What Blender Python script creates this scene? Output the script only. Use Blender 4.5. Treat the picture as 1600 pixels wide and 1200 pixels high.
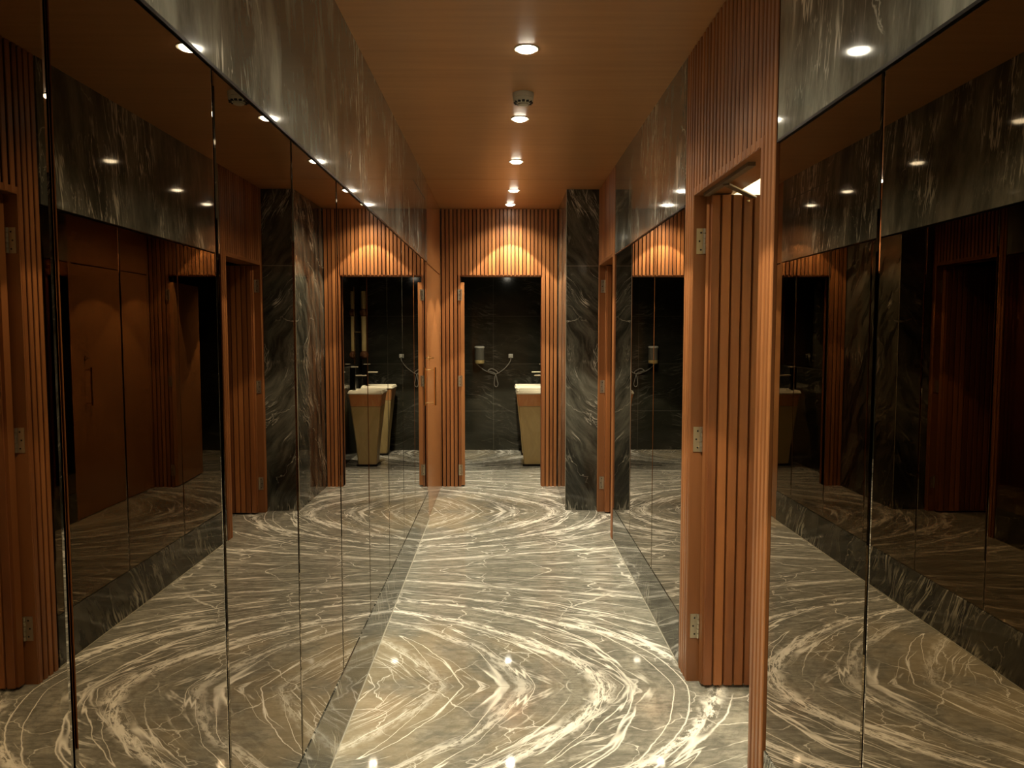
import bpy, bmesh, math, random
from mathutils import Vector, Matrix
random.seed(7)
S = bpy.context.scene
for o in list(bpy.data.objects): bpy.data.objects.remove(o)
R = math.radians
# ---------------------------------------------------------------- camera
F = 1180.0
pitch = math.atan(81 / F); yaw = math.atan(-13 / F)
cd = bpy.data.cameras.new('camera'); cam = bpy.data.objects.new('camera', cd); S.collection.objects.link(cam)
cd.sensor_fit = 'HORIZONTAL'; cd.sensor_width = 36; cd.lens = 36 * F / 1600
cd.clip_start = 0.02; cd.clip_end = 60
cam.location = (0, 0, 1.5); cam.rotation_euler = (R(90) - pitch, 0, yaw)
S.camera = cam
# ---------------------------------------------------------------- world, exposure
w = bpy.data.worlds.new('world'); S.world = w; w.use_nodes = True
w.node_tree.nodes['Background'].inputs[0].default_value = (1, .8, .6, 1)
w.node_tree.nodes['Background'].inputs[1].default_value = 0.002
S.view_settings.view_transform = 'Standard'; S.view_settings.look = 'None'
S.view_settings.gamma = 1; S.view_settings.use_curve_mapping = False
S.view_settings.exposure = 2.3
LAMP = (1.0, .90, .70)
CONE_W, WIDE_W = 60.0, 20.0          # downlight beam and spill
XL, XR, YE, HC, HD = -.6, .79, 7.30, 2.67, 2.045     # walls, end wall, ceiling, door/mirror top
SK = .235
YP = 6.29                            # pillar face

# ---------------------------------------------------------------- node helpers
class G:
    def __init__(s, name):
        s.m = bpy.data.materials.new(name); s.m.use_nodes = True
        s.t = s.m.node_tree; s.n = s.t.nodes; s.b = s.n['Principled BSDF']
    def put(s, sock, v):
        if hasattr(v, 'is_output') or isinstance(v, bpy.types.NodeSocket): s.t.links.new(v, sock)
        else: sock.default_value = v
    def f(s, op, a, b=0.0, c=0.0, clamp=False):
        n = s.n.new('ShaderNodeMath'); n.operation = op; n.use_clamp = clamp
        for i, v in enumerate((a, b, c)): s.put(n.inputs[i], v)
        return n.outputs[0]
    def pos(s):
        g = s.n.new('ShaderNodeNewGeometry'); x = s.n.new('ShaderNodeSeparateXYZ')
        s.t.links.new(g.outputs['Position'], x.inputs[0]); return x.outputs
    def vec(s, x, y, z=0.0):
        n = s.n.new('ShaderNodeCombineXYZ')
        for i, v in enumerate((x, y, z)): s.put(n.inputs[i], v)
        return n.outputs[0]
    def noise(s, v, sc, det=3, rough=.5, dist=0.0):
        n = s.n.new('ShaderNodeTexNoise'); s.put(n.inputs['Vector'], v)
        n.inputs['Scale'].default_value = sc; n.inputs['Detail'].default_value = det
        n.inputs['Roughness'].default_value = rough; n.inputs['Distortion'].default_value = dist
        return n.outputs['Fac']
    def vor(s, v, sc):
        n = s.n.new('ShaderNodeTexVoronoi'); n.feature = 'DISTANCE_TO_EDGE'; s.put(n.inputs['Vector'], v)
        n.inputs['Scale'].default_value = sc; return n.outputs['Distance']
    def white(s, v):
        n = s.n.new('ShaderNodeTexWhiteNoise'); n.noise_dimensions = '1D'; s.put(n.inputs['W'], v); return n.outputs['Value']
    def ramp(s, v, lo, hi, a=0.0, b=1.0, smooth=True):
        n = s.n.new('ShaderNodeMapRange'); n.clamp = True
        if smooth: n.interpolation_type = 'SMOOTHSTEP'
        s.put(n.inputs[0], v)
        for i, q in enumerate((lo, hi, a, b)): s.put(n.inputs[i + 1], q)
        return n.outputs[0]
    def mix(s, fac, a, b):
        n = s.n.new('ShaderNodeMix'); n.data_type = 'RGBA'
        s.put(n.inputs[0], fac)
        for i, v in ((6, a), (7, b)):
            s.put(n.inputs[i], v if isinstance(v, bpy.types.NodeSocket) else (*v, 1))
        return n.outputs[2]
    def line(s, n, w, c=.5):      # bright ridge where a noise crosses c
        d = s.f('ABSOLUTE', s.f('SUBTRACT', n, c)); return s.ramp(d, 0.0, w, 1.0, 0.0)
    def done(s, col=None, rough=None, **k):
        if col is not None: s.put(s.b.inputs['Base Color'], col if isinstance(col, bpy.types.NodeSocket) else (*col, 1))
        if rough is not None: s.put(s.b.inputs['Roughness'], rough)
        for key, v in k.items(): s.put(s.b.inputs[key.replace('_', ' ')], v)
        return s.m

def plain(name, col, rough=.5, metal=0.0, **k):
    g = G(name); p = g.pos()
    n = g.noise(g.vec(*p), 9, 3)
    c = g.mix(g.f('MULTIPLY', n, .35), col, tuple(q * .7 for q in col))
    return g.done(c, rough, Metallic=metal, **k)

def floor_mat(name, y0=3.11, per=1.57):
    """book-matched grey marble: mirrored slabs, veins follow the curves C = x + .45 v + .9 v^3"""
    g = G(name); x, y, z = g.pos()
    mul, add, sub, mx = (lambda a, b: g.f('MULTIPLY', a, b)), (lambda a, b: g.f('ADD', a, b)), (lambda a, b: g.f('SUBTRACT', a, b)), (lambda a, b: g.f('MAXIMUM', a, b))
    v = g.f('PINGPONG', sub(y, y0), per)
    P = g.vec(x, v)
    w1 = sub(g.noise(P, 1.2, 2), .5)
    w2 = sub(g.noise(P, 5.0, 4), .5)
    w3 = sub(g.noise(P, 22.0, 3), .5)
    v3 = mul(mul(v, v), v)
    C = add(add(x, mul(v, .45)), mul(v3, .9))
    C = add(C, mul(mul(w1, .22), add(v, .6)))
    C = add(C, mul(mul(w2, .045), add(v, .5)))
    C = add(C, mul(w3, .012))
    D = g.f('LOGARITHM', g.f('MAXIMUM', add(C, 2.6), .1), math.e)
    T = sub(mul(v, .6), x)
    def nz(fd, ft, seed, det=4, ro=.55, skew=0.0): return g.noise(g.vec(mul(add(D, mul(T, skew)), fd), mul(T, ft), seed), 1.0, det, ro)
    body = nz(13, 2.0, 3.0, 9, .72)
    fine = nz(60, 7.0, 8.0, 5, .65)
    cloud = g.noise(P, 1.9, 4, .6)
    c = g.mix(g.ramp(add(mul(body, .65), mul(fine, .35)), .34, .66), (.15, .146, .118), (.34, .322, .255))
    c = g.mix(mul(g.ramp(body, .52, .72), .55), c, (.42, .39, .29))
    grain_ = g.noise(g.vec(mul(add(x, mul(w2, .3)), 11), mul(v, 30), 6.0), 1.0, 8, .78)
    c = g.mix(mul(g.ramp(grain_, .56, .38), .55), c, (.10, .095, .073))
    c = g.mix(mul(g.ramp(grain_, .52, .70), .5), c, (.50, .47, .37))
    brown = mul(mul(g.ramp(C, .75, .1), g.ramp(v, 1.0, .5)), g.ramp(cloud, .38, .62))
    c = g.mix(mul(brown, .55), c, (.36, .29, .17))
    m1 = g.ramp(nz(9, 2.2, 51.0, 3), .46, .62); m2 = g.ramp(g.noise(P, 3.0, 3), .46, .62); m3 = g.ramp(nz(14, 4.0, 71.0, 3), .48, .62)
    va = mul(g.line(nz(12, .22, 11.0, 2, .5), .009), m1)
    vb = mul(g.line(nz(26, .4, 27.0, 2, .5, .04), .012), mul(m2, .85))
    vc = mul(g.line(nz(10, .3, 41.0, 3, .5, -.07), .006), .95)
    vd = mul(g.line(nz(17, .45, 61.0, 3, .5, .12), .010), mul(m3, .7))
    fleck = g.ramp(g.noise(g.vec(mul(D, 70), mul(T, 9), 2.0), 1.0, 6, .75), .44, .54)
    Cb = add(C, mul(w3, .06))
    def band(at, wd, st): return mul(mul(g.ramp(g.f('ABSOLUTE', sub(Cb, at)), 0, wd, 1, 0), fleck), st)
    bb = mx(mx(band(.42, .075, 1.0), band(.91, .065, 1.0)), mx(band(.08, .05, .55), band(2.32, .12, .8)))
    bb = mx(bb, mx(band(1.35, .05, .7), band(-.25, .05, .4)))
    Pw = g.vec(add(x, mul(w2, .40)), add(v, mul(w1, .6)), 0.0)
    cr = mul(g.ramp(g.vor(Pw, 2.4), 0.0, .010, 1, 0), mul(g.ramp(g.noise(P, 3.4, 2), .40, .54), .7))
    vv = mx(mx(mx(va, vb), mx(vc, vd)), mx(bb, cr))
    c = g.mix(vv, c, (.95, .91, .78))
    j = g.f('MINIMUM', v, sub(per, v))
    c = g.mix(g.ramp(j, .0008, .0022, .6, 0), c, (.25, .23, .18))
    return g.done(c, .045, Specular_IOR_Level=.24)

def marble(name, along='z', dark=(.012, .012, .009), mid=(.07, .068, .052), tilt=.25, rough=.09, dens=1.0, vein=(.55, .52, .42), joint=None, lim=.020, warp=.45, cm=(.5, .6)):
    """polished dark marble; veins run along one axis with a tilt"""
    g = G(name); x, y, z = g.pos()
    h = g.f('ADD', x, y)
    a, c_ = (h, z) if along == 'z' else (z, h)
    k = g.f('ADD', a, g.f('MULTIPLY', c_, tilt))
    w1 = g.f('SUBTRACT', g.noise(g.vec(a, c_), 1.6, 2), .5)
    k = g.f('ADD', k, g.f('MULTIPLY', w1, warp))
    body = g.noise(g.vec(g.f('MULTIPLY', k, 6.0), g.f('MULTIPLY', c_, 1.6), 1.0), 1.0, 6, .66)
    c = g.mix(g.ramp(body, .36, .74), dark, mid)
    n1 = g.noise(g.vec(g.f('MULTIPLY', k, 7.0), g.f('MULTIPLY', c_, .8), 7.0), 1.0, 4, .6)
    n2 = g.noise(g.vec(g.f('MULTIPLY', k, 15.0), g.f('MULTIPLY', c_, 2.2), 19.0), 1.0, 4, .6)
    m1 = g.ramp(g.noise(g.vec(a, c_, 4.0), 2.6, 4), .45, .62)
    v = g.f('MAXIMUM', g.f('MULTIPLY', g.line(n1, lim), g.f('MULTIPLY', m1, .9 * dens)), g.f('MULTIPLY', g.line(n2, .013), g.f('MULTIPLY', m1, .5 * dens)))
    w4 = g.f('SUBTRACT', g.noise(g.vec(a, c_, 2.0), 9.0, 4), .5)
    Pw = g.vec(g.f('ADD', g.f('ADD', a, g.f('MULTIPLY', c_, tilt * .8)), g.f('ADD', g.f('MULTIPLY', w1, .5), g.f('MULTIPLY', w4, .12))), g.f('MULTIPLY', g.f('ADD', c_, g.f('MULTIPLY', w4, .2)), .45), 0)
    cr = g.f('MULTIPLY', g.ramp(g.vor(Pw, 3.2), 0, .007, 1, 0), g.f('MULTIPLY', g.ramp(g.noise(g.vec(a, c_, 9), 3, 2), *cm), .45 * dens))
    c = g.mix(g.f('MAXIMUM', v, cr), c, vein)
    if joint:
        jj = None
        for ax, off, per in joint:
            q = g.f('PINGPONG', g.f('SUBTRACT', {'x': x, 'y': y, 'z': z}[ax], off), per / 2)
            e = g.ramp(q, .0008, .0025, 1, 0); jj = e if jj is None else g.f('MAXIMUM', jj, e)
        c = g.mix(g.f('MULTIPLY', jj, .7), c, (.14, .13, .10))
    return g.done(c, rough)

def wood(name, axis='y', pitch_=.043, off=0.0, c1=(.16, .050, .013), c2=(.50, .20, .060), vary=.8, rough=.42, grain='z', slat=False):
    """reddish hardwood; each slat of the given pitch gets its own tone, grain runs along an axis"""
    g = G(name); p = dict(zip('xyz', g.pos()))
    cell = g.f('FLOOR', g.f('DIVIDE', g.f('SUBTRACT', p[axis], off), pitch_))
    rnd = g.white(g.f('ADD', cell, .37))
    if slat:
        at = g.n.new('ShaderNodeAttribute'); at.attribute_name = 'tone'; rnd = at.outputs['Fac']
    q = {k: g.f('MULTIPLY', p[k], 1.6 if k == grain else 26.0) for k in 'xyz'}
    gr = g.noise(g.vec(q['x'], q['y'], g.f('ADD', q['z'], g.f('MULTIPLY', rnd, 9))), 1.0, 5, .6)
    big = g.noise(g.vec(*[g.f('MULTIPLY', p[k], .5 if k == grain else 5.0) for k in 'xyz']), 1.0, 3)
    f = g.f('ADD', g.f('MULTIPLY', rnd, vary * .6), g.f('ADD', g.f('MULTIPLY', g.ramp(gr, .3, .7), .24), g.f('MULTIPLY', big, .42)))
    f = g.f('SUBTRACT', f, .08, clamp=True)
    c = g.mix(f, c1, c2)
    return g.done(c, rough, Coat_Weight=.12, Coat_Roughness=.25)

M = {}
M['floor'] = floor_mat('floor_marble')
M['header'] = marble('header_marble', vein=(.85, .82, .68), cm=(.62, .7), dark=(.075, .076, .060), mid=(.27, .268, .215), tilt=.13, rough=.055, warp=.10, dens=1.0, joint=[('y', 1.6, 1.42)], lim=.016)
M['pillar'] = marble('pillar_marble', dark=(.016, .016, .012), mid=(.17, .165, .125), tilt=.55, rough=.08, dens=1.7, lim=.013, warp=.5, cm=(.40, .54))
M['skirt'] = marble('skirting_marble', dark=(.022, .022, .016), mid=(.085, .08, .06), tilt=.5, rough=.07, dens=.9)
M['tile'] = marble('bathroom_tile', along='x', dark=(.018, .018, .012), mid=(.034, .032, .022), tilt=.2, rough=.12, dens=.14, joint=[('z', .5, .6), ('x', -.13, 1.2)])
M['wood_y'] = wood('slat_wood_side', slat=True)
M['wood_x'] = wood('slat_wood_end', slat=True)
M['wood_leaf'] = wood('door_leaf_wood', slat=True, vary=1.35, c1=(.11, .026, .007), c2=(.46, .165, .045))
M['wood_plain'] = wood('plain_wood', 'y', 9.0, c1=(.22, .08, .024), c2=(.42, .18, .06), rough=.2)
M['wood_jamb'] = wood('jamb_wood', 'y', 9.0, c1=(.14, .045, .014), c2=(.30, .115, .036), rough=.35)
M['ceil'] = wood('ceiling_veneer', 'y', .9, c1=(.36, .17, .06), c2=(.60, .31, .125), vary=.12, rough=.36, grain='x')
M['groove'] = plain('groove_shade_backing', (.030, .011, .005), .6)  # shade in the slat grooves put into the backing colour
M['black'] = plain('black_backing', (.004, .004, .004), .6)
M['dmetal'] = plain('dark_metal', (.03, .027, .022), .3, 1.0)
M['steel'] = plain('hinge_steel', (.55, .50, .38), .35, .9)
M['chrome'] = plain('chrome', (.65, .62, .52), .15, 1.0)
M['spout'] = plain('brushed_brass', (.75, .64, .42), .35, .25)
M['globe'] = plain('dark_amber_glass', (.16, .07, .03), .08, .3)
M['brass'] = plain('brass', (.65, .42, .18), .22, 1.0)
M['white'] = plain('cream_plastic', (.55, .52, .42), .4)
M['cream'] = plain('cream_wall', (.75, .68, .48), .7)
M['dark'] = plain('dark_slot', (.01, .01, .008), .6)
M['basin_top'] = marble('basin_bowl_stone', dark=(.50, .20, .06), mid=(.68, .38, .15), rough=.3, dens=.2, vein=(.7, .55, .35))
M['basin_low'] = marble('basin_pedestal_stone', dark=(.42, .31, .12), mid=(.56, .43, .19), rough=.35, dens=.2, vein=(.55, .47, .3))
M['dispenser'] = plain('dispenser_grey', (.12, .11, .08), .35)
M['cord'] = plain('grey_cord', (.33, .31, .25), .5)
M['sealant'] = plain('cream_sealant', (.42, .39, .30), .4)
g = G('bronze_mirror'); n = g.noise(g.vec(*g.pos()), 3, 1)
M['mirror'] = g.done(g.mix(g.f('MULTIPLY', n, .1), (.235, .185, .125), (.225, .178, .12)), 0.0, Metallic=1.0)
g = G('clear_mirror'); M['cmirror'] = g.done((.7, .68, .62), 0.0, Metallic=1.0)
def emit(name, col, s):
    g = G(name); return g.done((.8, .8, .8), .5, Emission_Color=(*col, 1), Emission_Strength=s)
M['lamp'] = emit('lamp_glow', (1, .90, .70), 7.0)

# ---------------------------------------------------------------- mesh helpers
def tag(o, label=None, cat=None, group=None, kind=None):
    for k, v in (('label', label), ('category', cat), ('group', group), ('kind', kind)):
        if v: o[k] = v
    return o
class MB:
    def __init__(s): s.b = bmesh.new()
    def box(s, x0, x1, y0, y1, z0, z1):
        v = [s.b.verts.new(p) for p in ((x0, y0, z0), (x1, y0, z0), (x1, y1, z0), (x0, y1, z0), (x0, y0, z1), (x1, y0, z1), (x1, y1, z1), (x0, y1, z1))]
        for f in ((3, 2, 1, 0), (4, 5, 6, 7), (0, 1, 5, 4), (1, 2, 6, 5), (2, 3, 7, 6), (3, 0, 4, 7)): s.b.faces.new([v[i] for i in f])
        return s
    def prism(s, pts, z0, z1):           # vertical prism over a footprint
        a = [s.b.verts.new((*p, z0)) for p in pts]; c = [s.b.verts.new((*p, z1)) for p in pts]
        n = len(pts); s.b.faces.new(a[::-1]); s.b.faces.new(c)
        for i in range(n): s.b.faces.new((a[i], a[(i + 1) % n], c[(i + 1) % n], c[i]))
        return s
    def loft(s, loops):
        L = [[s.b.verts.new(p) for p in lp] for lp in loops]; n = len(L[0])
        s.b.faces.new(L[0][::-1]); s.b.faces.new(L[-1])
        for A, B in zip(L, L[1:]):
            for i in range(n): s.b.faces.new((A[i], A[(i + 1) % n], B[(i + 1) % n], B[i]))
        return s
    def lathe(s, prof, c=(0, 0, 0), axis='z', n=32):
        loops = []
        for r, h in prof:
            lp = []
            for i in range(n):
                a = 2 * math.pi * i / n; p = (r * math.cos(a), r * math.sin(a), h)
                if axis == 'x': p = (p[2], p[0], p[1])
                if axis == 'y': p = (p[0], p[2], p[1])
                lp.append((p[0] + c[0], p[1] + c[1], p[2] + c[2]))
            loops.append(lp)
        return s.loft(loops)
    def tube(s, pts, r, n=10):
        pts = [Vector(p) for p in pts]; loops = []; up = Vector((.123, .9, .31)).normalized()
        for i, p in enumerate(pts):
            d = (pts[min(i + 1, len(pts) - 1)] - pts[max(i - 1, 0)]).normalized()
            a = d.cross(up).normalized(); b = d.cross(a)
            loops.append([tuple(p + r * (math.cos(2 * math.pi * k / n) * a + math.sin(2 * math.pi * k / n) * b)) for k in range(n)])
        return s.loft(loops)
    def build(s, name, mat, parent=None, smooth=False, bevel=0):
        bmesh.ops.recalc_face_normals(s.b, faces=s.b.faces)
        me = bpy.data.meshes.new(name); s.b.to_mesh(me); s.b.free()
        me.materials.append(mat); o = bpy.data.objects.new(name, me); S.collection.objects.link(o)
        if smooth:
            for p in me.polygons: p.use_smooth = True
            try: me.set_sharp_from_angle(angle=R(35))
            except Exception: pass
        if bevel:
            md = o.modifiers.new('bevel', 'BEVEL'); md.width = bevel; md.segments = 2; md.limit_method = 'ANGLE'
        if parent:
            o.parent = parent; o.location = -Vector(parent.location) if parent.type == 'EMPTY' else Vector((0, 0, 0))
        return o
def empty(name, loc=(0, 0, 0)):
    o = bpy.data.objects.new(name, None); S.collection.objects.link(o); o.location = loc; o.empty_display_size = .1; return o
def struct(o, label=None): return tag(o, label, None, None, 'structure')
def catmull(P, k=8):
    P = [Vector(p) for p in P]; out = []
    for i in range(len(P) - 1):
        a, b, c, d = P[max(i - 1, 0)], P[i], P[i + 1], P[min(i + 2, len(P) - 1)]
        for j in range(k):
            t = j / k; out.append(.5 * ((2 * b) + (c - a) * t + (2 * a - 5 * b + 4 * c - d) * t * t + (3 * b - a - 3 * c + d) * t ** 3))
    return out + [P[-1]]

def slats(mb, fixed, a0, a1, z0, z1, n, axis, sgn, depth=.022, gap=.22):
    """vertical slats between a0 and a1 on the plane fixed; sgn is the outward direction of the depth"""
    p = (a1 - a0) / n
    for i in range(n):
        s0 = a0 + i * p + p * gap / 2; s1 = s0 + p * (1 - gap); ch = p * .10
        u = p * .20; prof = [(s0 + u, 0), (s1 - u, 0), (s1, depth * .80), (s1 - ch * .6, depth), (s0 + ch * .6, depth), (s0, depth * .80)]
        pts = [((q, fixed + sgn * d) if axis == 'x' else (fixed + sgn * d, q)) for q, d in prof]
        nf = len(mb.b.faces); mb.prism(pts, z0, z1); tn = random.random()
        ly = mb.b.faces.layers.float.get('tone') or mb.b.faces.layers.float.new('tone'); mb.b.faces.ensure_lookup_table()
        for f in mb.b.faces[nf:]: f[ly] = tn
    return mb

# ---------------------------------------------------------------- setting
YB = -2.4
struct(MB().box(-1.3, 2.7, YB - .2, 9.7, -.12, 0).build('floor', M['floor']))
c = MB(); c.box(XL - .15, XR + .15, YB - .1, 5.897, HC, HC + .1); c.box(XL - .15, XR + .15, 5.903, YE + .1, HC, HC + .1)
c.box(XL - .15, XR + .15, 5.89, 5.91, HC + .008, HC + .1)
struct(c.build('ceiling', M['ceil']))
# left wall backing with door recess
struct(MB().box(XL - .16, XL - .012, YB, 5.94, 0, HC).build('wall_left', M['black']))
struct(MB().box(XL - .16, XL + .004, YB, .448, SK, HD).build('trim_1', M['header']))
# marble headers above the mirrors
struct(MB().box(XL - .011, XL + .004, YB, 5.94, HD + .004, HC).build('trim_2', M['header']))
mb = MB(); mb.box(XR - .004, XR + .011, YB, 2.20, HD + .004, HC); mb.box(XR - .004, XR + .011, 3.31, 5.365, HD + .004, HC)
struct(mb.build('trim_3', M['header']))
mb = MB(); mb.box(XL - .010, XL + .0048, .448, 5.94, HD - .003, HD + .004); struct(mb.build('trim_4', M['dmetal']))
mb = MB(); mb.box(XR - .006, XR + .010, .42, 2.20, HD - .003, HD + .004); mb.box(XR - .006, XR + .010, 3.31, 5.365, HD - .003, HD + .004); struct(mb.build('trim_5', M['dmetal']))
MB().box(XL + .0035, XL + .0045, 5.08, 5.81, 2.502, 2.508).build('header_line', M['dark'], bpy.data.objects['trim_2'])  # thin dark line laid on the marble header
# skirtings
b = struct(MB().box(XL - .011, XL + .003, YB, 5.94, 0, SK).build('baseboard_left', M['skirt'], bevel=.0015))
MB().box(XL + .003, XL + .006, YB, 5.94, 0, .004).build('sealant_line', M['sealant'], b)
mb = MB(); mb.box(XR - .003, XR + .011, YB, 2.20, 0, SK); mb.box(XR - .003, XR + .011, 3.31, 5.365, 0, SK)
b = struct(mb.build('baseboard_right', M['skirt'], bevel=.0015))
mb = MB(); mb.box(XR - .006, XR - .003, YB, 2.20, 0, .004); mb.box(XR - .006, XR - .003, 3.31, 5.365, 0, .004); mb.build('sealant_line', M['sealant'], b)
# right wall backing: solid between the two door openings
mb = MB()
for a, b_, z0 in ((YB, 2.34, 0), (2.34, 3.16, HD + .03), (3.16, 5.46, 0), (5.46, 6.24, HD + .03), (6.24, YE, 0)): mb.box(XR + .012, XR + .15, a, b_, z0, HC)
struct(mb.build('wall_right', M['groove']))
struct(MB().box(XR - .004, XR + .011, YB, .42, SK, HD).build('trim_6', M['header']))
# wall behind the camera
struct(MB().box(XL - .16, XR + .16, YB - .1, YB, 0, HC).build('wall_back', M['wood_plain']))
# marble pillar at the far right corner
p = struct(MB().box(.52, XR + .012, YP, YE, 0, HC).build('wall_pillar', M['pillar'], bevel=.002), 'dark marble pillar with bold diagonal white veins beside the far right door')
MB().box(.519, XR, YP - .0012, YP - .0002, 2.045, 2.048).build('joint_line', M['sealant'], p)
MB().box(.5165, .520, YP - .0035, YP, 0, HC).build('edge_trim', M['sealant'], p)

# end wall with slats and the doorway
DX0, DX1 = -.385, .362
mb = MB()
for a, b_, z0 in ((XL, DX0 - .03, 0), (DX0 - .03, DX1, HD), (DX1, .52, 0)): mb.box(a, b_, YE + .001, YE + .06, z0, HC)
struct(mb.build('wall_end', M['groove']))
def end_slats(name, a, b_, z0, n, lab):
    struct(slats(MB(), YE, a, b_, z0, HC - .002, n, 'x', -1, .028, .20).build(name, M['wood_x']), lab)
end_slats('trim_7', XL + .004, DX0 - .058, 0, 4, 'warm wood slats left of the end doorway')
end_slats('trim_8', DX0 - .058, DX1 + .004, HD, 22, 'spotlit wood slats above the end doorway')
end_slats('trim_9', DX1 + .004, .517, 0, 4, 'warm wood slats between the end doorway and the marble pillar')

# right wall portals
def portal(idx, y0, y1, j0, j1, lab):
    """slatted surround: near jamb y0..j0, far jamb j1..y1, transom between"""
    mb = MB(); X = XR + .012
    nn = max(2, round((j0 - y0) / .034)); nf = max(2, round((y1 - j1) / .034))
    slats(mb, X, y0, j0, 0, HC - .002, nn, 'y', -1, .018, .32)
    slats(mb, X, j1, y1, 0, HC - .002, nf, 'y', -1, .018, .32)
    slats(mb, X, j0, j1, HD + .02, HC - .002, round((j1 - j0) / .0455), 'y', -1, .018, .36)
    struct(mb.build('trim_%d' % idx, M['wood_y']), lab)
portal(10, 2.21, 3.30, 2.34, 3.15, 'tall slatted wood surround of the open door at right')
portal(11, 5.368, 6.285, 5.47, 6.23, 'slatted wood surround of the far right door beside the pillar')

def hinge(parent, x, y, z, along='x', name='hinge', k=0):
    mb = MB(); h = .105
    if along == 'x': mb.box(x - .016, x + .016, y - .003, y, z - h / 2, z + h / 2)
    for i in range(5): mb.lathe([(.0062, -.0095), (.0062, .0095)], (x + .017, y - .006, z - h / 2 + .0105 + i * .021), n=12)
    o = mb.build(name, M['steel'], parent)
    mb = MB()
    for i in (-1, 0, 1): mb.lathe([(.004, 0), (.003, -.0012)], (x - .004 + .006 * (i % 2), y - .003, z + i * .035), axis='y', n=10)
    mb.build('screw', M['dark'], o)
    return o

# near right door, open into the side room
def side_door(nm, yf, yn, zt, lw, lab, closer, ang=0.0):
    """jamb lining, leaf swung into the side room and hinged at yf"""
    d = struct(empty(nm, (XR, yf, 0)), lab)
    mb = MB(); mb.box(XR - .004, XR + .152, yf, yf + .03, 0, zt + .03)
    mb.box(XR - .004, XR + .152, yn - .03, yn, 0, zt + .03)
    mb.box(XR - .004, XR + .152, yn, yf, zt, zt + .03)
    mb.build('door_frame', M['wood_jamb'], d)
    y0 = yf - .052; x0 = XR + .045
    lf = MB().box(x0, x0 + lw, y0, y0 + .04, .012, zt - .006).build('door_leaf', M['wood_jamb'], d)
    slats(MB(), y0, x0 + .002, x0 + lw, .014, zt - .010, round(lw / .0445), 'x', -1, .016, .15).build('slat_face', M['wood_leaf'], lf)
    for z in (1.875, 1.05, .245): hinge(d, XR + .024, yf - .001, z)
    if closer:
        MB().box(XR + .018, XR + .044, yf - .62, yf - .06, zt - .014, zt).build('closer_rail', M['brass_dull'], d, bevel=.002)
        ar = MB(); a = Vector((XR + .031, yf - .33, zt - .014)); b_ = Vector((XR + .215, y0 - .03, zt - .018)); dd = (b_ - a).normalized(); sd = Vector((-dd.y, dd.x, 0)) * .013
        ar.loft([[tuple(q + Vector((0, 0, h))) for q in (a - sd, a + sd, b_ + sd, b_ - sd)] for h in (-.008, 0)])
        ar.build('closer_arm', M['brass_dull'], d, bevel=.002)
        MB().lathe([(.008, -.006), (.008, 0)], (XR + .198, y0 - .012, zt - .030), n=16).build('closer_pivot', M['chrome'], d)
    return d
M['brass_dull'] = plain('dull_bronze_metal', (.16, .11, .065), .5, .4)
d1 = side_door('door_1', 3.15, 2.34, 2.062, .74, 'wood slatted door standing open into the side room at right', True)
d2 = side_door('door_2', 6.23, 5.47, 2.045, .66, 'far right wood door standing open beside the marble pillar', False)
# thresholds
# end door, hinged left and swung into the washroom
d3 = struct(empty('door_3', (DX0 - .05, YE, 0)), 'end wood door folded open at the left of the washroom doorway')
mb = MB(); mb.box(DX0 - .050, DX0 - .030, YE - .030, YE + .1, 0, HD); mb.box(DX1, DX1 + .012, YE - .02, YE + .1, 0, HD); mb.box(DX0 - .05, DX1, YE - .02, YE + .1, HD - .012, HD + .001)
mb.build('door_frame', M['wood_x'], d3)
x0 = DX0 - .028; y0 = YE - .012; th = .036; L = .72; an = R(94)
ax = Vector((math.cos(an), math.sin(an), 0)); nx = Vector((math.sin(an), -math.cos(an), 0))
A = Vector((x0, y0, 0)); pts = [A, A + nx * th, A + nx * th + ax * L, A + ax * L]
lf = MB().prism([(q.x, q.y) for q in pts], .012, HD - .07).build('door_leaf', M['wood_plain'], d3)
for z in (1.855, 1.03, .165): hinge(d3, DX0 - .036, YE - .030, z)
# left door, closed
d4 = struct(empty('door_4', (XL, 6.6, 0)), 'closed flat wood door with slim bar handle at the end of the left wall')
mb = MB(); mb.box(XL - .15, XL - .002, 5.944, 5.985, 0, HC); mb.box(XL - .15, XL - .002, YE - .06, YE, 0, HC); mb.box(XL - .15, XL - .002, 5.985, YE - .06, HD + .0, HC)
mb.build('door_frame', M['wood_plain'], d4)
MB().box(XL - .05, XL - .004, 5.989, YE - .064, .006, HD - .008).build('door_leaf', M['wood_plain'], d4, bevel=.002)
hd = MB().tube([(XL + .042, 6.14, .905), (XL + .042, 6.14, 1.215)], .008, 14).build('bar_handle', M['brass'], d4, smooth=True)
for z in (.925, 1.195):
    MB().tube([(XL - .004, 6.14, z), (XL + .042, 6.14, z)], .006, 12).build('handle_post', M['brass'], hd, smooth=True)
lk = MB().lathe([(.018, 0), (.018, .005), (.010, .008)], (XL - .004, 6.14, 1.29), axis='x', n=20).build('lock_rose', M['brass'], d4, smooth=True)
MB().lathe([(.007, 0), (.007, .028), (.004, .032)], (XL + .003, 6.14, 1.29), axis='x', n=16).build('lock_knob', M['brass'], lk, smooth=True)
struct(MB().box(XL - .2, XL - .151, 5.94, YE, 0, HC).build('wall_left_end', M['black']))

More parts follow.
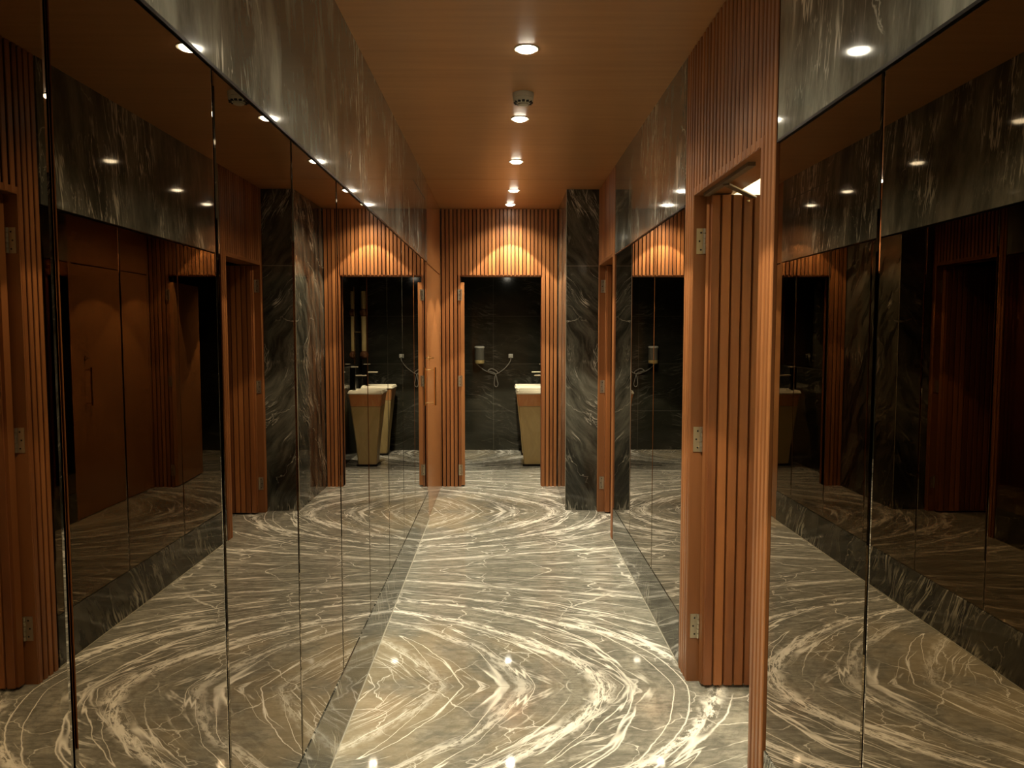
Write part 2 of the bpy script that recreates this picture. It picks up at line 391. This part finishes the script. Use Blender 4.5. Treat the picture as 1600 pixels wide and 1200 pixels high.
# ---------------------------------------------------------------- mirror panels
def panel(x, sgn, y0, y1, label, group):
    z0, z1 = SK + .002, HD - .004; gp = .0025; bv = .007; dp = .0011
    y0 += gp; y1 -= gp
    def lp(xx, i): return [(xx, y0 + i, z0 + i * .35), (xx, y1 - i, z0 + i * .35), (xx, y1 - i, z1 - i * .35), (xx, y0 + i, z1 - i * .35)]
    mb = MB(); mb.loft([lp(x - sgn * .008, 0), lp(x - sgn * dp, 0), lp(x, bv)])
    o = mb.build('mirror_panel', M['mirror'])
    return tag(o, label, 'mirror', group)
ORD = ['first', 'second', 'third', 'fourth', 'fifth', 'sixth', 'seventh', 'eighth', 'ninth', 'tenth']
ys = [.448 + .577 * k for k in range(10)] + [5.94]
for k in range(10):
    if k == 0: lab = "bronze mirror panel on the left wall, cut off by the photo's left edge"
    elif k == 9: lab = 'narrow last bronze mirror panel on the left wall, right beside the closed wood door'
    else: lab = 'bronze tinted mirror panel on the left wall, %s counted from the camera' % ORD[k]
    panel(XL, 1, ys[k], ys[k + 1], lab, 'mirror panels on the left wall')
for (a, b_), lab in zip(((.42, 1.01), (1.01, 1.60), (1.60, 2.20)), (None, 'bronze mirror panel on the right wall, cut off by the right edge of the photo', 'bronze mirror panel on the right wall touching the near door jamb')):
    if lab: panel(XR, -1, a, b_, lab, 'mirror panels on the right wall near the camera')
    else: struct(MB().box(XR, XR + .01, a, b_, SK, HD - .004).build('trim_12', M['mirror']))
yr = [3.31, 3.965, 4.66, 5.365]
for k, lab in enumerate(('between the two right doors, next to the open slatted door', 'between the two right doors, middle one of three', 'between the two right doors, next to the far door and pillar')):
    panel(XR, -1, yr[k], yr[k + 1], 'bronze mirror panel ' + lab, 'mirror panels between the right doors')

# ---------------------------------------------------------------- ceiling fittings
def spot(par, loc, power, ang, blend, rad, name='lamp_beam', rot=(0, 0, 0)):
    l = bpy.data.lights.new(name, 'SPOT'); l.energy = power; l.color = LAMP; l.spot_size = R(ang); l.spot_blend = blend; l.shadow_soft_size = rad
    o = bpy.data.objects.new(name, l); S.collection.objects.link(o); o.parent = par; o.location = loc; o.rotation_euler = rot; return o
def downlight(x, y, z, label, group, k=1.0):
    t = empty('downlight', (x, y, z)); tag(t, label, 'ceiling light', group)
    MB().lathe([(.040, .012), (.040, -.0015), (.049, -.004), (.052, -.001), (.052, 0)], (x, y, z), n=36).build('trim_ring', M['white'], t, smooth=True)
    MB().lathe([(.038, .0), (.038, -.005), (.032, -.011), (.018, -.014)], (x, y, z), n=32).build('diffuser', M['lamp'], t, smooth=True)
    spot(t, (0, 0, -.012), CONE_W * k, 78, .10, .018)
    spot(t, (0, 0, -.012), WIDE_W * k, 134, .8, .03, 'lamp_spill')
    return t
CX = .09
dl = [(.095, 3.21, 'closest ceiling downlight in view, in front of the smoke detector'), (.09, 4.235, 'ceiling downlight just beyond the smoke detector'),
      (.087, 5.28, 'third ceiling downlight, just before the thin ceiling joint'), (.085, 6.34, 'fourth ceiling downlight, just past the thin ceiling joint'),
      (.062, 7.025, 'farthest ceiling downlight, lighting the slats above the end doorway')]
for x, y, lab in dl: downlight(x, y, HC, lab, 'row of recessed corridor downlights')
for y in (2.15, 1.09, .03, -1.03): downlight(CX, y, HC, 'recessed corridor downlight overhead, above the top edge of the photo', 'downlights above the frame')
# smoke detector
t = empty('smoke_detector', (.097, 3.80, HC)); tag(t, 'round white smoke detector between the two nearest ceiling downlights', 'smoke detector')
MB().lathe([(.052, 0), (.052, -.018), (.050, -.022)], (.097, 3.80, HC), n=40).build('base', M['white'], t, smooth=True)
hd = MB().lathe([(.049, -.022), (.051, -.026), (.049, -.036), (.040, -.046), (.026, -.049), (.026, -.056), (.020, -.059)], (.097, 3.80, HC), n=40).build('sensor_head', M['white'], t, smooth=True)
mb = MB()
for i in range(12):
    a = 2 * math.pi * i / 12; x, y = .097 + .040 * math.cos(a), 3.80 + .040 * math.sin(a)
    mb.box(x - .007, x + .007, y - .006, y + .006, HC - .049, HC - .041)
mb.build('vent_slot', M['dark'], hd)
t = empty('ceiling_speaker', (.111, 2.63, HC)); tag(t, 'round cream ceiling fitting cut off by the top edge of the photo', 'ceiling fitting')
MB().lathe([(.096, 0), (.096, -.006), (.088, -.012), (.08, -.012)], (.111, 2.63, HC), n=48).build('rim', M['white'], t, smooth=True)
MB().lathe([(.08, 0), (.08, -.010), (.03, -.013)], (.111, 2.63, HC), n=48).build('grille', M['white'], t, smooth=True)

# ---------------------------------------------------------------- washroom behind the end doorway
BX0, BX1, BY, BH = -1.2, .6, 9.565, 2.26
struct(MB().box(BX0 - .1, BX1 + .1, BY, BY + .1, 0, HC).build('wall_washroom_back', M['tile']))
struct(MB().box(BX1, BX1 + .1, YE + .06, BY, 0, HC).build('wall_washroom_right', M['tile']))
struct(MB().box(BX0 - .1, BX0, YE + .06, BY, 0, HC).build('wall_washroom_left', M['tile']))
mb = MB(); mb.box(BX0, DX0 - .05, YE + .062, YE + .12, 0, BH); mb.box(DX1 + .013, BX1, YE + .062, YE + .12, 0, BH); mb.box(DX0 - .05, DX1 + .013, YE + .101, YE + .12, HD, BH)
struct(mb.build('wall_washroom_front', M['tile']))
struct(MB().box(BX0, BX1, YE + .062, BY, BH, BH + .05).build('ceiling_washroom', M['black']))
downlight(.05, 8.42, BH, 'small washroom downlight above the wash basins, behind the end doorway', 'washroom downlights', 1.5)

def sq(cx, cy, hx, z, ch=.012):
    h = hx; c_ = ch
    return [(cx + a, cy + b_, z) for a, b_ in ((-h + c_, -h), (h - c_, -h), (h, -h + c_), (h, h - c_), (h - c_, h), (-h + c_, h), (-h, h - c_), (-h, -h + c_))]
def basin(cy, lab):
    cx = .33; t = empty('wash_basin', (cx, cy, 0)); tag(t, lab, 'wash basin', 'tapered pedestal wash basins')
    MB().loft([sq(cx, cy, .118, 0), sq(cx, cy, .118, .022)]).build('plinth', M['dmetal'], t)
    MB().loft([sq(cx - .0, cy, .103, .0225), sq(cx, cy, .120, .25), sq(cx, cy, .148, .50), sq(cx, cy, .166, .676)]).build('pedestal', M['basin_low'], t)
    b_ = MB().loft([sq(cx, cy, .166, .680), sq(cx, cy, .178, .77), sq(cx, cy, .186, .812), sq(cx, cy, .165, .813), sq(cx, cy, .12, .77), sq(cx, cy, .03, .758)]).build('bowl', M['basin_top'], t)
    rm = MB(); rm.loft([sq(cx, cy, .187, .8135), sq(cx, cy, .194, .826), sq(cx, cy, .182, .852), sq(cx, cy, .160, .852), sq(cx, cy, .150, .8135)])
    rm.build('rim', M['cream'], t)  # lamplight on the basin lip put into this cream colour
    MB().lathe([(.022, 0), (.022, .004), (.014, .006)], (cx, cy, .759), n=20).build('drain', M['chrome'], b_)
    # block tap on the rim
    f = empty('basin_tap', (cx + .165, cy, .852)); tag(f, lab.replace('tapered stone wash basin', 'square block tap standing on the basin'), 'tap', 'block taps on the wash basins')
    MB().box(cx + .135, cx + .195, cy - .03, cy + .03, .852, 1.105).build('tap_body', M['dmetal'], f, bevel=.003)
    MB().box(cx + .015, cx + .134, cy - .020, cy + .020, 1.006, 1.018).build('spout', M['spout'], f, bevel=.002)
    MB().box(cx + .105, cx + .185, cy - .008, cy + .008, 1.106, 1.113).build('lever', M['spout'], f, bevel=.002)
basin(8.50, 'tapered stone wash basin nearer the end doorway')
basin(9.27, 'tapered stone wash basin farther in, against the dark tiled back wall')
# framed mirror over the basins
t = empty('wall_mirror', (BX1, 8.75, 1.13)); tag(t, 'tall frameless mirror above the wash basins, seen in the left mirrors', 'mirror')
MB().box(BX1 - .012, BX1 - .001, 8.2, 9.08, 1.13, 2.03).build('glass', M['cmirror'], t)
MB().box(BX1 - .016, BX1 - .001, 9.081, 9.093, 1.12, 2.04).build('edge_strip', M['brass'], t)
# wall lamp: pale tube held by two dark globes
t = empty('wall_lamp', (BX1, 9.36, 1.6)); tag(t, 'pale tube wall lamp with dark glass globes near the far wash basin', 'wall lamp')
MB().lathe([(.030, 1.24), (.030, 2.0)], (BX1 - .075, 9.36, 0), n=20).build('tube', M['basin_low'], t, smooth=True)
for z in (1.74, 1.22):
    MB().lathe([(.001, -.055), (.03, -.047), (.05, -.025), (.056, 0), (.05, .025), (.03, .047), (.001, .055)], (BX1 - .075, 9.36, z), n=24).build('globe', M['globe'], t, smooth=True)
MB().tube([(BX1 - .075, 9.36, 1.5), (BX1, 9.36, 1.5)], .012).build('bracket', M['brass'], t)
# dispenser, socket, cord on the back wall
t = empty('air_freshener', (-.305, BY - .05, 1.11)); tag(t, 'grey cylindrical dispenser mounted on the dark back wall of the washroom', 'dispenser')
c3 = (-.305, BY - .06, 0)
MB().lathe([(.052, 1.105), (.060, 1.115), (.062, 1.15)], c3, n=32).build('foot', M['basin_low'], t, smooth=True)
MB().lathe([(.060, 1.152), (.060, 1.300)], c3, n=32).build('body', M['dispenser'], t, smooth=True)
MB().lathe([(.064, 1.301), (.064, 1.318), (.05, 1.325)], c3, n=32).build('cap', M['white'], t, smooth=True)
MB().box(-.33, -.28, BY - .012, BY, 1.15, 1.28).build('bracket', M['dmetal'], t)
t = empty('wall_socket', (.09, BY, 1.2)); tag(t, 'small white wall socket on the dark washroom wall, right of the dispenser', 'socket')
MB().box(.062, .118, BY - .012, BY, 1.175, 1.225).build('face_plate', M['white'], t, bevel=.003)
P = catmull([(.09, BY - .045, 1.185), (.085, BY - .04, 1.14), (.03, BY - .02, 1.06), (-.05, BY - .015, .995), (-.10, BY - .015, .965), (-.115, BY - .015, .90), (-.118, BY - .015, .835), (-.095, BY - .015, .808),
             (-.072, BY - .015, .84), (-.085, BY - .015, .90), (-.105, BY - .02, .975), (-.16, BY - .03, 1.0), (-.20, BY - .03, 1.015), (-.15, BY - .03, 1.04), (-.08, BY - .025, 1.0), (-.10, BY - .02, .97), (-.17, BY - .018, .985), (-.26, BY - .018, 1.03), (-.325, BY - .02, 1.085), (-.34, BY - .035, 1.10)])
t = MB().tube(P, .0045, 8).build('power_cord', M['cord'], None, smooth=True); tag(t, 'grey power cord knotted in a loop between the dispenser and the socket', 'power cord')
MB().box(.072, .108, BY - .045, BY - .0125, 1.183, 1.217).build('plug', M['white'], t, bevel=.004)

# ---------------------------------------------------------------- side rooms
struct(MB().box(.942, 2.5, 4.3, 4.36, 0, HC).build('wall_side_room_far', M['cream']))
struct(MB().box(.942, 2.5, 1.5, 1.56, 0, HC).build('wall_side_room_near', M['cream']))
struct(MB().box(2.5, 2.56, 1.5, 4.36, 0, HC).build('wall_side_room_right', M['cream']))
struct(MB().box(.942, 2.56, 1.5, 4.36, HC, HC + .05).build('ceiling_side_room', M['cream']))
t = empty('added_panel_light', (1.8, 3.7, HC)); tag(t, 'unseen ceiling panel added to light the side room behind the open slatted door', 'ceiling light')  # panel added out of view to brighten the side room
MB().box(1.35, 2.25, 3.4, 4.0, HC - .02, HC - .001).build('panel', emit('panel_glow', (1, .88, .62), 7.0), t)
struct(MB().box(.942, 2.0, 6.6, 6.66, 0, HC).build('wall_far_room_far', M['tile']))
struct(MB().box(.942, 2.0, 4.9, 4.96, 0, HC).build('wall_far_room_near', M['tile']))
struct(MB().box(2.0, 2.06, 4.9, 6.66, 0, HC).build('wall_far_room_right', M['tile']))
struct(MB().box(.942, 2.06, 4.9, 6.66, HC, HC + .05).build('ceiling_far_room', M['black']))
